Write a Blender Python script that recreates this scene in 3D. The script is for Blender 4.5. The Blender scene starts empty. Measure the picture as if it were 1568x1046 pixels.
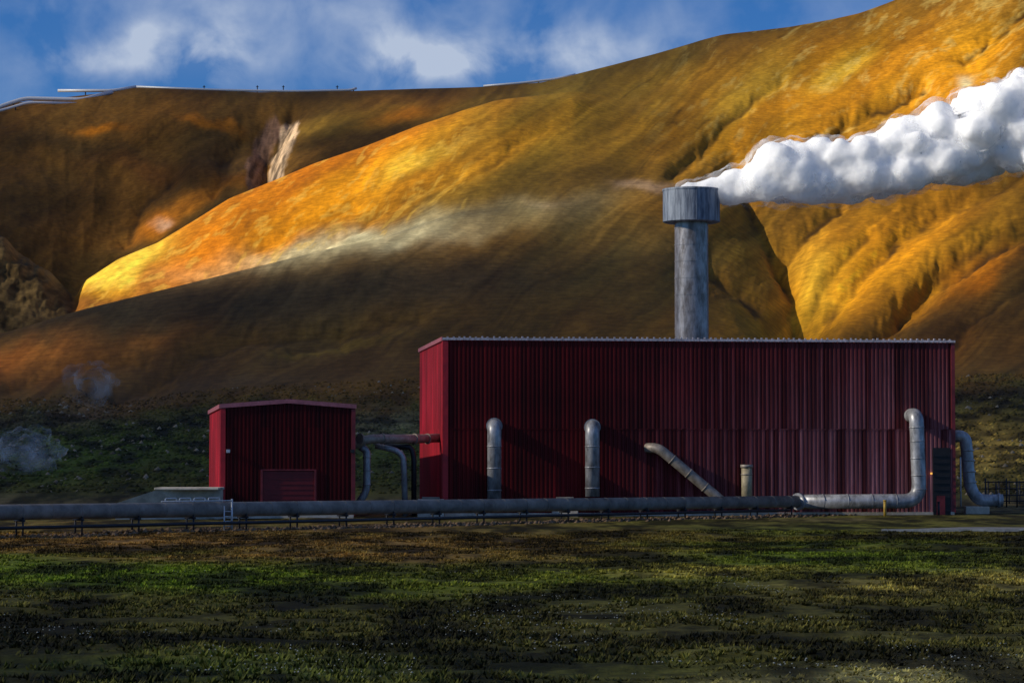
import bpy, bmesh, math, random
import numpy as np
from mathutils import Vector, Matrix

rng = np.random.default_rng(7); random.seed(7)
scene = bpy.context.scene
scene.view_settings.view_transform = 'Standard'
scene.view_settings.look = 'None'
scene.view_settings.exposure = 0
HC = 5.0; K = 0.00025; HOR = 700.0; CX = 784.0
# image pixel column and row at a chosen depth, turned into a world point
def from_px(px, py, Y):
    return Vector(((px-CX)*K*Y, Y, HC+(HOR-py)*K*Y))
def zat(py, Y): return HC+(HOR-py)*K*Y

# ------------------------------------------------------------------ noise
_tabs = {}
def vnoise(x, y, seed=0):
    if seed not in _tabs: _tabs[seed] = np.random.default_rng(seed+100).random((256,256))
    T = _tabs[seed]
    xi = np.floor(x).astype(int); yi = np.floor(y).astype(int)
    fx = x-xi; fy = y-yi
    fx = fx*fx*fx*(fx*(fx*6-15)+10); fy = fy*fy*fy*(fy*(fy*6-15)+10)
    a=T[xi%256,yi%256]; b=T[(xi+1)%256,yi%256]; c=T[xi%256,(yi+1)%256]; d=T[(xi+1)%256,(yi+1)%256]
    return (a*(1-fx)+b*fx)*(1-fy)+(c*(1-fx)+d*fx)*fy
def fbm(x, y, seed=0, octv=5, gain=0.5):
    s=0; a=1; n=0
    for o in range(octv):
        an=0.6*o; c_,s_=math.cos(an),math.sin(an)
        s = s + a*(vnoise((x*c_-y*s_)*2**o+17.3*o, (x*s_+y*c_)*2**o-9.1*o, seed+o)*2-1); n+=a; a*=gain
    return s/n
def sfbm(x, y, seed=0, octv=5, gain=0.5):   # keeps its stretch direction in every octave
    s=0; a=1; n=0
    for o in range(octv):
        s = s + a*(vnoise(x*2**o+17.3*o, y*2**o-9.1*o, seed+o)*2-1); n+=a; a*=gain
    return s/n
def ridged(x, y, seed=0, octv=4):
    s=0; a=1; n=0
    for o in range(octv):
        s = s + a*(1-np.abs(vnoise(x*2**o+5.3*o, y*2**o+3.7*o, seed+o)*2-1)); n+=a; a*=0.5
    return s/n
def lin(r,g,b):
    f=lambda c:(c/255/12.92 if c/255<=0.04045 else ((c/255+0.055)/1.055)**2.4)
    return np.array([f(r),f(g),f(b)])

# ------------------------------------------------------------------ material helpers
def new_mat(name):
    m = bpy.data.materials.new(name); m.use_nodes=True
    nt=m.node_tree; bs=nt.nodes['Principled BSDF']
    return m, nt, bs
def N(nt, t, **kw):
    n=nt.nodes.new(t)
    for k,v in kw.items():
        if k in n.inputs: n.inputs[k].default_value=v
        else: setattr(n,k,v)
    return n
def simple_mat(name, col, rough=0.6, metal=0.0, var=0.35, scale=2.0, stretch=(1,1,1), bump=0.0, spec=0.5):
    m,nt,bs=new_mat(name)
    tc=N(nt,'ShaderNodeTexCoord'); mp=N(nt,'ShaderNodeMapping'); mp.inputs['Scale'].default_value=stretch
    nt.links.new(tc.outputs['Object'],mp.inputs['Vector'])
    no=N(nt,'ShaderNodeTexNoise'); no.inputs['Scale'].default_value=scale; no.inputs['Detail'].default_value=5; no.inputs['Roughness'].default_value=0.65
    nt.links.new(mp.outputs['Vector'],no.inputs['Vector'])
    mr=N(nt,'ShaderNodeMapRange'); mr.inputs['From Min'].default_value=0.3; mr.inputs['From Max'].default_value=0.7
    mr.inputs['To Min'].default_value=1-var; mr.inputs['To Max'].default_value=1+var
    nt.links.new(no.outputs['Fac'],mr.inputs['Value'])
    vm=N(nt,'ShaderNodeVectorMath',operation='SCALE'); vm.inputs[0].default_value=tuple(col)[:3]
    nt.links.new(mr.outputs['Result'],vm.inputs['Scale'])
    nt.links.new(vm.outputs['Vector'],bs.inputs['Base Color'])
    bs.inputs['Roughness'].default_value=rough; bs.inputs['Metallic'].default_value=metal
    bs.inputs['Specular IOR Level'].default_value=spec
    if bump>0:
        b=N(nt,'ShaderNodeBump'); b.inputs['Strength'].default_value=bump; b.inputs['Distance'].default_value=0.05
        nt.links.new(no.outputs['Fac'],b.inputs['Height']); nt.links.new(b.outputs['Normal'],bs.inputs['Normal'])
    return m

def link(o, parent=None):
    scene.collection.objects.link(o)
    if parent is not None: o.parent=parent
    return o
def empty(name, loc=(0,0,0), rotz=0):
    e=bpy.data.objects.new(name,None); e.location=loc; e.rotation_euler=(0,0,rotz); e.empty_display_size=1
    return link(e)
def mesh_obj(name, verts, faces, mat=None, parent=None, smooth=False):
    me=bpy.data.meshes.new(name); me.from_pydata([tuple(v) for v in verts],[],faces); me.update()
    if smooth:
        for p in me.polygons: p.use_smooth=True
    o=bpy.data.objects.new(name,me)
    if mat: me.materials.append(mat)
    return link(o,parent)
def box(name, lo, hi, mat, parent=None, bevel=0.0):
    x0,y0,z0=lo; x1,y1,z1=hi
    v=[(x0,y0,z0),(x1,y0,z0),(x1,y1,z0),(x0,y1,z0),(x0,y0,z1),(x1,y0,z1),(x1,y1,z1),(x0,y1,z1)]
    f=[(0,3,2,1),(4,5,6,7),(0,1,5,4),(1,2,6,5),(2,3,7,6),(3,0,4,7)]
    o=mesh_obj(name,v,f,mat,parent)
    if bevel>0:
        b=o.modifiers.new('bevel','BEVEL'); b.width=bevel; b.segments=2
    return o
def round_path(pts, rad, seg=8):
    pts=[Vector(p) for p in pts]; out=[pts[0]]
    for i in range(1,len(pts)-1):
        a,b,c=pts[i-1],pts[i],pts[i+1]
        d1=(a-b); d2=(c-b); r=min(rad,d1.length*0.49,d2.length*0.49)
        p1=b+d1.normalized()*r; p2=b+d2.normalized()*r
        for k in range(seg+1):
            t=k/seg; out.append((1-t)**2*p1+2*t*(1-t)*b+t*t*p2)
    out.append(pts[-1]); return out
def tube(name, pts, r, mat, parent=None, bend=1.5, n=20, cap=True):
    path=round_path(pts,bend) if len(pts)>2 else [Vector(p) for p in pts]
    verts=[];faces=[]
    t0=(path[1]-path[0]).normalized(); up=Vector((0,0,1)) if abs(t0.z)<0.9 else Vector((0,1,0))
    nrm=t0.cross(up).normalized()
    for i,p in enumerate(path):
        t=(path[min(i+1,len(path)-1)]-path[max(i-1,0)]).normalized()
        nrm=(nrm-t*nrm.dot(t)).normalized(); bn=t.cross(nrm)
        rr=r[i] if isinstance(r,(list,tuple)) else r
        for k in range(n):
            a=2*math.pi*k/n; verts.append(p+nrm*math.cos(a)*rr+bn*math.sin(a)*rr)
    for i in range(len(path)-1):
        for k in range(n):
            k2=(k+1)%n; faces.append((i*n+k,i*n+k2,(i+1)*n+k2,(i+1)*n+k))
    if cap:
        faces.append(tuple(range(n-1,-1,-1))); b=(len(path)-1)*n; faces.append(tuple(range(b,b+n)))
    o=mesh_obj(name,verts,faces,mat,parent)
    for p in o.data.polygons:
        if len(p.vertices)==4: p.use_smooth=True
    return o
def band(name, c, d, r, w, mat, parent):
    c=Vector(c); d=Vector(d).normalized()
    return tube(name,[c-d*w/2,c+d*w/2],r,mat,parent)

# ------------------------------------------------------------------ sun & sky
EL=math.radians(27); sh=Vector((-0.972,-0.235,0)).normalized()
S=Vector((sh.x*math.cos(EL),sh.y*math.cos(EL),math.sin(EL)))
sun=bpy.data.lights.new('sun','SUN'); sun.energy=5.0; sun.angle=math.radians(0.5); sun.color=(1.0,0.92,0.78)
so=bpy.data.objects.new('sun',sun); link(so); so.rotation_euler=(-S).to_track_quat('-Z','Y').to_euler(); so.location=(-300,-100,300)
w=bpy.data.worlds.new('World'); scene.world=w; w.use_nodes=True
nt=w.node_tree; bg=nt.nodes['Background']; bg.inputs['Strength'].default_value=0.052
sky=N(nt,'ShaderNodeTexSky',sky_type='NISHITA'); sky.sun_disc=False; sky.sun_elevation=EL; sky.sun_rotation=math.atan2(S.x,S.y)%(2*math.pi)
sky.altitude=500; sky.air_density=1.0; sky.dust_density=0.2; sky.ozone_density=2.5
tint=N(nt,'ShaderNodeMix',data_type='RGBA',blend_type='MULTIPLY'); tint.inputs[0].default_value=1.0
nt.links.new(sky.outputs['Color'],tint.inputs[6]); tint.inputs[7].default_value=(0.26,0.80,1.62,1)
tc=N(nt,'ShaderNodeTexCoord')
sep=N(nt,'ShaderNodeSeparateXYZ'); nt.links.new(tc.outputs['Generated'],sep.inputs[0])
def M(op,a,b=None,c=None,clamp=False):
    n=N(nt,'ShaderNodeMath',operation=op); n.use_clamp=clamp
    for i,v in enumerate((a,b,c)):
        if v is None: continue
        if isinstance(v,(int,float)): n.inputs[i].default_value=v
        else: nt.links.new(v,n.inputs[i])
    return n.outputs[0]
nz=N(nt,'ShaderNodeTexNoise'); nz.inputs['Scale'].default_value=34; nz.inputs['Detail'].default_value=8; nz.inputs['Roughness'].default_value=0.52; nz.inputs['Distortion'].default_value=0.25
mp=N(nt,'ShaderNodeMapping'); mp.inputs['Scale'].default_value=(1,1,1.1); mp.inputs['Location'].default_value=(1.13,0.72,2.6)
nt.links.new(tc.outputs['Generated'],mp.inputs[0]); nt.links.new(mp.outputs[0],nz.inputs['Vector'])
def blob(u,wz,ru,rw):
    a=M('DIVIDE',M('SUBTRACT',sep.outputs[0],u),ru); b=M('DIVIDE',M('SUBTRACT',sep.outputs[2],wz),rw)
    d=M('ADD',M('MULTIPLY',a,a),M('MULTIPLY',b,b)); return M('POWER',2.718,M('MULTIPLY',d,-1.0))
tot=None
for (cx,cy,rx,ry,wt) in [(285,90,120,40,0.6),(232,68,26,24,.6),(340,75,60,35,.4),(150,105,70,25,.5),(620,95,110,40,0.6),(590,72,32,40,.6),(690,100,60,26,.9),(880,85,150,45,0.55),(420,20,300,30,.2)]:
    bl=M('MULTIPLY',blob((cx-CX)*K,(HOR-cy)*K,rx*K,ry*K),wt)
    tot=bl if tot is None else M('ADD',tot,bl)
base=M('MULTIPLY',M('SUBTRACT',nz.outputs['Fac'],0.36),1.6)
fac=M('ADD',M('MULTIPLY',M('MAXIMUM',base,0.0),M('ADD',M('MULTIPLY',tot,3.0),0.45)),M('ADD',M('MULTIPLY',tot,0.12),.03),clamp=True)
mixc=N(nt,'ShaderNodeMix',data_type='RGBA'); nt.links.new(fac,mixc.inputs[0]); nt.links.new(tint.outputs[2],mixc.inputs[6])
mixc.inputs[7].default_value=(8.6,10.2,13.2,1)
nt.links.new(mixc.outputs[2],bg.inputs['Color'])

# ------------------------------------------------------------------ terrain
cols=np.concatenate([np.linspace(-3200,-260,90,endpoint=False),np.linspace(-260,-40,60,endpoint=False),np.linspace(-40,1610,900),np.linspace(1620,1900,60),np.linspace(1930,4800,90)])
def cv(pairs, sm=6):
    xs=[p[0] for p in pairs]; ys=[p[1] for p in pairs]
    xx=np.linspace(-3300,4900,4101); yy=np.interp(xx,xs,ys)
    k=np.exp(-0.5*(np.arange(-30,31)*2/ max(sm,.1))**2); k/=k.sum()
    yy=np.convolve(np.pad(yy,30,mode='edge'),k,mode='valid')
    return np.interp(cols,xx,yy)
PROF=[(-200,1.5),(0,0.6),(60,-0.25),(100,-1.0),(150,-1.6),(200,-1.8),(300,-1.78),(345,-1.6)]
def gprof(Y): return np.interp(Y,[p[0] for p in PROF],[p[1] for p in PROF])
def gz(X,Y):
    X=np.asarray(X,float);Y=np.asarray(Y,float)
    amp=np.clip((Y-0)/60,0.2,1)*np.where(Y>235,np.clip(1-(Y-235)/25,0.25,1),1)
    return gprof(Y)+amp*(0.25*fbm(X/14,Y/14,3,3)+0.18*fbm(X/3.2,Y/2.2,11,3))
kp=[ # (image pixel row curve, depth curve)
 (None,None),
 (cv([(-3300,690),(0,690),(640,690),(1000,700),(1460,700),(1568,690),(4900,690)],20), cv([(-3300,415),(4900,415)])),
 (cv([(-3300,620),(0,630),(300,628),(640,612),(1000,600),(1460,592),(1568,588),(4900,590)],20), cv([(-3300,500),(0,500),(1000,520),(1568,520),(4900,520)])),
 (cv([(-3300,580),(0,580),(260,548),(420,520),(700,490),(1000,490),(1200,510),(1400,535),(1568,548),(4900,560)],25), cv([(-3300,650),(0,640),(700,690),(1568,650),(4900,650)])),
 (cv([(-3300,540),(-300,535),(0,515),(120,478),(260,443),(420,402),(560,368),(700,350),(850,352),(1000,375),(1200,450),(1400,450),(1568,450),(4900,450)],22), cv([(-3300,760),(0,770),(420,860),(700,900),(1000,930),(1200,900),(1568,860),(4900,850)],40)),
 (cv([(-3300,570),(-300,565),(0,548),(120,512),(200,500),(260,480),(420,430),(500,400),(560,374),(620,350),(700,318),(850,300),(1000,305),(1200,350),(1400,350),(1568,330),(4900,320)],14), cv([(-3300,960),(0,960),(700,1030),(1000,1060),(1568,1060),(4900,1050)],40)),
 (cv([(-3300,300),(-300,290),(-100,312),(0,362),(60,405),(100,442),(114,460),(126,432),(180,397),(240,373),(300,337),(350,305),(420,276),(480,250),(560,222),(640,190),(700,171),(760,155),(880,148),(1000,165),(1200,190),(1400,170),(1568,140),(4900,120)],4), cv([(-3300,1150),(0,1150),(130,1150),(400,1250),(700,1350),(1000,1450),(1568,1450),(4900,1450)],30)),
 (cv([(-3300,330),(-300,330),(-100,380),(0,430),(60,460),(105,478),(132,480),(180,465),(240,440),(300,400),(350,360),(385,325),(410,300),(440,300),(480,285),(560,248),(640,208),(700,180),(760,155),(880,130),(1000,125),(1200,115),(1400,90),(1568,50),(4900,0)],6), cv([(-3300,1380),(0,1380),(400,1450),(700,1520),(1000,1650),(1568,1650),(4900,1650)],30)),
 (cv([(-3300,270),(0,285),(180,290),(300,255),(375,240),(402,252),(430,215),(560,185),(700,152),(880,122),(1000,102),(1200,76),(1400,35),(1568,-20),(4900,-100)],10), cv([(-3300,1750),(4900,1800)])),
 (cv([(-3300,220),(-300,190),(0,160),(60,152),(170,140),(200,133),(270,135),(400,139),(540,138),(640,134),(740,131),(830,125),(880,113),(940,98),(1000,82),(1080,58),(1110,51),(1170,45),(1210,40),(1280,27),(1320,18),(1365,1),(1450,-38),(1568,-90),(2000,-180),(4900,-200)],6), cv([(-3300,2200),(4900,2100)])),
 (cv([(-3300,240),(0,200),(540,180),(880,150),(1110,90),(1365,50),(1568,-20),(2000,-90),(4900,-80)],20), cv([(-3300,2800),(4900,2800)])),
 (cv([(-3300,640),(4900,640)]), cv([(-3300,6000),(4900,6000)])),
 (cv([(-3300,697),(4900,697)]), cv([(-3300,20000),(4900,20000)])),
]
U=(cols-CX)*K
k0Y=np.full_like(cols,345.0); k0P=HOR-(gprof(345.0)-HC)/(K*345.0)+0*cols
kp[0]=(k0P,k0Y)
PK=np.array([k[0] for k in kp]); YK=np.log(np.array([k[1] for k in kp]))
def pchip_slopes(Fk):
    d=np.diff(Fk,axis=0); m=np.zeros_like(Fk)
    a=d[:-1];b=d[1:]; same=(a*b)>0
    m[1:-1]=np.where(same,2*a*b/np.where(same,a+b,1),0)
    m[0]=d[0]; m[-1]=d[-1]; return m
counts=[40,50,60,70,40,100,30,110,100,20,10,6]
tt=[]
for i,c in enumerate(counts): tt+= [i+j/c for j in range(c)]
tt.append(len(counts)); tt=np.array(tt)
def ev(Fk):
    m=pchip_slopes(Fk); i=np.minimum(tt.astype(int),len(counts)-1); t=(tt-i)[:,None]
    h00=2*t**3-3*t**2+1;h10=t**3-2*t**2+t;h01=-2*t**3+3*t**2;h11=t**3-t**2
    return h00*Fk[i]+h10*m[i]+h01*Fk[i+1]+h11*m[i+1]
PG=ev(PK); YG=np.exp(ev(YK)); XG=U[None,:]*YG; ZG=HC+(HOR-PG)*K*YG
PXG=np.broadcast_to(cols[None,:],PG.shape); LI=np.broadcast_to(tt[:,None],PG.shape)
ramp=np.clip((YG-345)/250,0,1); far=np.clip((YG-700)/500,0,1)
ca,sa=math.cos(math.radians(-36)),math.sin(math.radians(-36))
wx=PXG+25*fbm(PXG/120,PG/120,31,3); wy=PG+25*fbm(PXG/120+9,PG/120,41,3)
al=wx*ca+wy*sa; ac=-wx*sa+wy*ca
right=np.clip((PXG-620)/300,0,1); rt2=np.clip((PXG-980)/150,0,1)
crestkeep=1-0.8*np.exp(-((LI-6)/.35)**2)*np.clip((700-PXG)/100,0,1)
midflat=1-0.75*np.exp(-((PXG-880)/110)**2)*np.clip((LI-5.5)/.5,0,1)
ZG=ZG+ramp*(1.2*fbm(XG/130,YG/130,5,2))
ZG=ZG+far*crestkeep*midflat*np.clip((2150-YG)/300,0.15,1)*((4.2*right+0.8)*sfbm(al/360,ac/95,51,2)+(0.2+0.25*right+.25*rt2)*(ridged(al/260,ac/30,55,3)-0.6))
leftm=np.clip((470-PXG)/100,0,1)*np.clip((LI-6.9)/.4,0,1)*np.clip((2180-YG)/250,0,1)
ZG=ZG+leftm*(9*(ridged(PXG/130+2,PG/190,81,3)-0.62)+1.2*fbm(PXG/24,PG/26,85,4))
mound=np.clip((114-PXG)/50,0,1)*np.clip((LI-5)/.3,0,1)*np.clip((6.8-LI)/.4,0,1)
ZG=ZG+mound*(2.5*fbm(PXG/30,PG/30,87,4))
wxx=PXG+6*fbm(PXG/22,PG/22,91,3); wyy=PG+6*fbm(PXG/22+5,PG/22,95,3)
def dpoly(pl):
    d=np.full(PXG.shape,1e9)
    for (x0,y0),(x1,y1) in zip(pl[:-1],pl[1:]):
        dx,dy=x1-x0,y1-y0; L=dx*dx+dy*dy
        t=np.clip(((wxx-x0)*dx+(wyy-y0)*dy)/L,0,1); d=np.minimum(d,np.hypot(wxx-x0-t*dx,wyy-y0-t*dy))
    return d
gul=[([(1120,250),(1155,315),(1165,340),(1190,375),(1208,410),(1215,450),(1215,500)],9,34,0,9),
 ([(1215,490),(1250,468),(1300,430),(1340,388),(1380,350),(1440,310),(1568,250)],5.5,28,0,9),
 ([(1030,270),(1060,245),(1110,195),(1160,155),(1200,130)],2.2,8,0,9),
 ([(1195,385),(1240,340),(1290,310)],4,16,0,9),
 ([(1260,210),(1290,190),(1330,165),(1380,145),(1420,120)],5,11,0,9),
 ([(1300,515),(1370,465),(1430,415),(1500,372),(1568,335),(1700,280)],9,32,0,9),
 ([(1420,560),(1480,490),(1540,450),(1600,420)],3,20,0,9),([(1230,460),(1270,410),(1330,350)],2.2,12,0,9),([(1380,450),(1440,395),(1530,330)],2.2,12,0,9),
 ([(750,250),(790,215),(840,192)],0.9,5,0,6.3),([(1480,75),(1568,15),(1640,-30)],5,12,0,9),
 ([(402,300),(402,268),(410,228),(426,195),(442,160)],13,17,6.9,9.2),
 ([(330,290),(345,240),(370,200)],5,14,6.9,9),([(190,360),(215,310),(260,270)],5,14,6.9,9),
 ([(470,390),(540,350),(620,300),(700,262)],2,10,5.0,6.2),([(300,430),(380,385),(470,340),(540,315)],1.6,8,5.0,6.2),
 ([(180,600),(230,585),(300,540),(390,512),(520,500)],2.4,18,0,4.4),([(20,590),(120,560),(220,550)],1.6,14,0,4.4),([(640,480),(560,500),(450,530)],1.8,16,0,4.4),([(1080,410),(1140,440),(1200,480)],5,26,0,9)]
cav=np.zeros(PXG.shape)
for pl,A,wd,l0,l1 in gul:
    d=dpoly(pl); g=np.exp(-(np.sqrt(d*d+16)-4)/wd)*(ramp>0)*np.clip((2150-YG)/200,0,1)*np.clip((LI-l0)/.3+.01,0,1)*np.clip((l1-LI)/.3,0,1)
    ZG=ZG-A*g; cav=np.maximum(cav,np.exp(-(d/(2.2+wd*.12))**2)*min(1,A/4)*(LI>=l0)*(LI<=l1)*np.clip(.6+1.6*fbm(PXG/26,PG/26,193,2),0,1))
yn=np.concatenate([np.linspace(-120,40,14,endpoint=False),np.exp(np.linspace(math.log(40),math.log(345),300))])
YN=np.broadcast_to(yn[:,None],(len(yn),len(cols))).copy(); ycl=np.maximum(YN,40)
XN=U[None,:]*ycl*np.where(YN<40,1+ (40-YN)/40,1); ZN=gz(XN,YN)
ZG=ZG+(gz(XG,YG)-gprof(YG))*np.clip(1-(YG-345)/200,0.0,1)
PN=HOR-(ZN-HC)/(K*ycl); PXN=np.broadcast_to(cols[None,:],YN.shape)

def paint(C,X,Y,items,L=None):
    for it in items:
        cx,cy,rx,ry,ang,col,st=it[:7]
        a=math.radians(ang); dx=X-cx; dy=Y-cy
        u=(dx*math.cos(a)+dy*math.sin(a))/rx; v=(-dx*math.sin(a)+dy*math.cos(a))/ry
        m=np.exp(-(u*u+v*v)**1.3)*st
        if len(it)>7: m=m*((L>=it[7])&(L<=it[8]))
        C=C*(1-m[...,None])+np.asarray(col)*m[...,None]
    return C
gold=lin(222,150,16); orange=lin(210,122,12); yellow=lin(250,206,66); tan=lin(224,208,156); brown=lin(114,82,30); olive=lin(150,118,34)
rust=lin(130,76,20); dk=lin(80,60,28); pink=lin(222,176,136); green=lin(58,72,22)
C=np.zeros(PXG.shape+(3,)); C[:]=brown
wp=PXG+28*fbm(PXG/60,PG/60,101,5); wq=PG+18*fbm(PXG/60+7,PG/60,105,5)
C=paint(C,wp,wq,[  # mineral tones, with sunlit and cloud-shaded zones partly put into the colour
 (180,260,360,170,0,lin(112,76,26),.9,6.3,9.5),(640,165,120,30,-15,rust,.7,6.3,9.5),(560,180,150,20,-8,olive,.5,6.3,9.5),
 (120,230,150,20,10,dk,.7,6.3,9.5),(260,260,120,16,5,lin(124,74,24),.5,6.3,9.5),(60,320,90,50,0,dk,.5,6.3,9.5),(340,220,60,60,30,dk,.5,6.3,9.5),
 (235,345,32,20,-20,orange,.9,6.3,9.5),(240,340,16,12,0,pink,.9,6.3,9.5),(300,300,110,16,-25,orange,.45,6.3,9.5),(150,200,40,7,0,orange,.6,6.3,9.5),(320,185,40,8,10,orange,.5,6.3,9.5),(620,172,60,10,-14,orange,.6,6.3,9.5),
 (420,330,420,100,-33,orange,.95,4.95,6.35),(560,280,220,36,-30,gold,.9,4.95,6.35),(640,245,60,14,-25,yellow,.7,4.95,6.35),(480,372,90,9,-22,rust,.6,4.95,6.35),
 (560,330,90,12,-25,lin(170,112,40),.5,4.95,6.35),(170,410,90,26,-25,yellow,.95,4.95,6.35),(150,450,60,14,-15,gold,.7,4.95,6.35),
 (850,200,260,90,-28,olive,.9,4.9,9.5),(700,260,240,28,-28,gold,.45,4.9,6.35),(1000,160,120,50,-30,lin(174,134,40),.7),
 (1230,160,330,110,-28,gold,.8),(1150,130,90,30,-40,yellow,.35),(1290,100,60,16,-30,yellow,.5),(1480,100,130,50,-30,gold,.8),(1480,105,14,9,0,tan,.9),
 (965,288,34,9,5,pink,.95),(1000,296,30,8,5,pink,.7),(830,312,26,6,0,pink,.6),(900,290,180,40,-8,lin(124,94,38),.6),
 (600,364,250,22,-10,tan,.98),(780,335,160,26,-5,lin(160,136,80),.75),  # sunlit crest band painted pale into the hill colour
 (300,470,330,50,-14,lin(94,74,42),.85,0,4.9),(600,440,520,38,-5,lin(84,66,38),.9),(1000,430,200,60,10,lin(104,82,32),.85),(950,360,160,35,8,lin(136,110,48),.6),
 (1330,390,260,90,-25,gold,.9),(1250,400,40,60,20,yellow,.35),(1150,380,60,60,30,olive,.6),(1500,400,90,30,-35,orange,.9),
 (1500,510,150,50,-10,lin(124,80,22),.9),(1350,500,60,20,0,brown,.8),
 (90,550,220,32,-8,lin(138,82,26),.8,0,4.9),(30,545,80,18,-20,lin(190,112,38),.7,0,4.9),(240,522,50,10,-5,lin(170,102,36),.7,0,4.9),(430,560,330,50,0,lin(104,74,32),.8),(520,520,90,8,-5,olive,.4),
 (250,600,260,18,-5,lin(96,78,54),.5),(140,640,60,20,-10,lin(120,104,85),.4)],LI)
vegm=1/(1+np.exp(-(PG+22*fbm(PXG/50,PG/30,111,5)-(628-0.02*PXG+ np.clip((PXG-1300)/300,0,1)*-15))/6))
vegc=np.zeros_like(C); vegc[:]=lin(52,54,22)
vegc=paint(vegc,wp,wq,[(180,720,330,70,0,green,.8),(60,640,150,16,0,lin(74,66,44),.7),(590,640,90,20,0,lin(100,92,66),.7),(1510,690,120,60,0,lin(126,104,46),.9),(1510,606,120,14,0,lin(34,28,16),.9),(700,700,200,60,0,green,.5)])  # includes a dark strip at right, shade painted into the vegetation colour
vegc=vegc*(0.3+1.4*np.clip(0.5+1.5*fbm(PXG/28,PG/7,181,5),0,1))[...,None]
C=C*(1-vegm[...,None])+vegc*vegm[...,None]
# wind-blown / washed streaks following the fall line
st=np.clip(0.5+1.2*sfbm(al/90,ac/8,121,4),0,1)[...,None]
C=C*(0.82+0.36*st)
big=np.clip(0.5+1.3*fbm(al/120,ac/50,125,4),0,1)[...,None]; C=C*(0.78+.42*big)
fine=np.clip(0.5+1.3*fbm(PXG/9,PG/7,127,4,.65),0,1)[...,None]; C=C*(0.88+.24*fine)
hue=np.clip(0.5+1.2*fbm(al/120,ac/40,129,3),0,1)[...,None]; C=C*(np.array([1.04,.97,.92])*hue+np.array([.97,1.0,1.02])*(1-hue))
pt=np.clip((fbm(al/30,ac/11,131,5,.62)-0.12)*3,0,1)*np.clip((PXG-950)/200,0,1)*np.clip((270-PG)/80,0,1)
C=C*(1-0.4*pt[...,None])+lin(245,210,110)*0.4*pt[...,None]
ysp=np.clip((fbm(al/30,ac/9,135,5,.6)-0.18)*5,0,1)*((LI>4.95)&(LI<6.35))*np.clip((760-PXG)/80,0,1)
C=C*(1-0.35*ysp[...,None])+lin(245,196,80)*0.35*ysp[...,None]
cr=np.clip((ridged(al/170,ac/52,137,3)-0.88)*12,0,1)*far*right
C=C*(1-0.45*cr[...,None])
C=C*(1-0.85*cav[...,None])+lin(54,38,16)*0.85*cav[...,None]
for pl,wd,colr,amp in (([(398,300),(388,270),(390,235),(402,205),(418,180)],15,lin(128,96,74),.9),([(408,292),(424,250),(432,215),(442,178)],16,lin(216,182,142),.97)):
    rk=dpoly(pl)+5*fbm(PXG/14,PG/20,145,4,.6); rkm=np.clip((wd-rk)/6,0,1)*(LI>6.7)*(LI<8.95)*amp
    sx_=(PXG*.95+PG*.3)
    C=C*(1-rkm[...,None])+(colr*(0.3+1.05*np.clip(sfbm(sx_/7,(PG-PXG*.3)/26,141,4,.6)*1.6+.5,0,1))[...,None])*rkm[...,None]
mm=(np.clip((116-PXG)/8,0,1)*(LI>5)*(LI<6.8))[...,None]*0.95
C=C*(1-mm)+ (lin(100,80,46)*(0.4+1.0*np.clip(fbm(PXG/20,PG/10,151,5,.6)*1.5+.5,0,1))[...,None])*mm
C=np.clip(C,0.004,0.9)
# field
def field_items(): 
    return [(300,830,600,24,0,lin(136,100,52),.9),(900,825,500,20,0,lin(124,94,46),.9),(1150,808,260,10,0,lin(100,102,38),.7),
 (250,882,420,24,2,lin(92,112,22),.9),(800,886,300,22,0,lin(92,98,28),.8),(1250,850,300,26,2,lin(84,100,24),.85),(1430,895,250,18,-3,lin(156,140,72),.8),(1060,872,120,9,0,lin(160,148,70),.7),
 (400,950,600,34,0,lin(70,66,28),.85),(1200,960,500,40,0,lin(86,80,38),.75),(300,1020,600,26,0,lin(70,80,28),.8),(700,1010,300,22,0,lin(88,88,42),.5),
 (1400,1035,420,22,-4,lin(148,138,86),.85),(780,775,1500,16,0,lin(96,84,60),.9)]
def field_color(px,py,X,Y):
    c=np.zeros(px.shape+(3,)); c[:]=lin(78,74,30)
    a=px+90*fbm(X/30,Y/60,161,3); b=py+16*fbm(X/12+5,Y/12,165,4)
    c=paint(c,a,b,field_items())
    mot=np.clip(0.5+1.7*fbm(X/3,Y/9,171,5,.6),0,1)
    return np.clip(c*(0.25+1.35*mot**1.3)[...,None],0.004,.8)
CN=field_color(PXN,PN,XN,YN)
blend=np.clip((YG-345)/60,0,1)[...,None]; C=field_color(PXG,PG,XG,YG)*(1-blend)+C*blend

def grid_mesh(name,X,Y,Z,Cc,mat):
    R,Cn=X.shape; me=bpy.data.meshes.new(name)
    co=np.stack([X,Y,Z],-1).reshape(-1,3).astype(np.float32)
    i=(np.arange(R-1)[:,None]*Cn+np.arange(Cn-1)[None,:]).reshape(-1)
    f=np.stack([i,i+1,i+1+Cn,i+Cn],-1).astype(np.int32)
    me.vertices.add(len(co)); me.vertices.foreach_set('co',co.ravel())
    me.loops.add(f.size); me.loops.foreach_set('vertex_index',f.ravel())
    me.polygons.add(len(f)); me.polygons.foreach_set('loop_start',(np.arange(len(f))*4).astype(np.int32)); 
    me.polygons.foreach_set('use_smooth',np.ones(len(f),bool))
    me.update(calc_edges=True)
    if Cc is not None:
        at=me.attributes.new('point_tone','FLOAT_COLOR','POINT')
        cc=np.concatenate([Cc.reshape(-1,3),np.ones((R*Cn,1))],1).astype(np.float32); at.data.foreach_set('color',cc.ravel())
    me.materials.append(mat); o=bpy.data.objects.new(name,me); return link(o)
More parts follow.
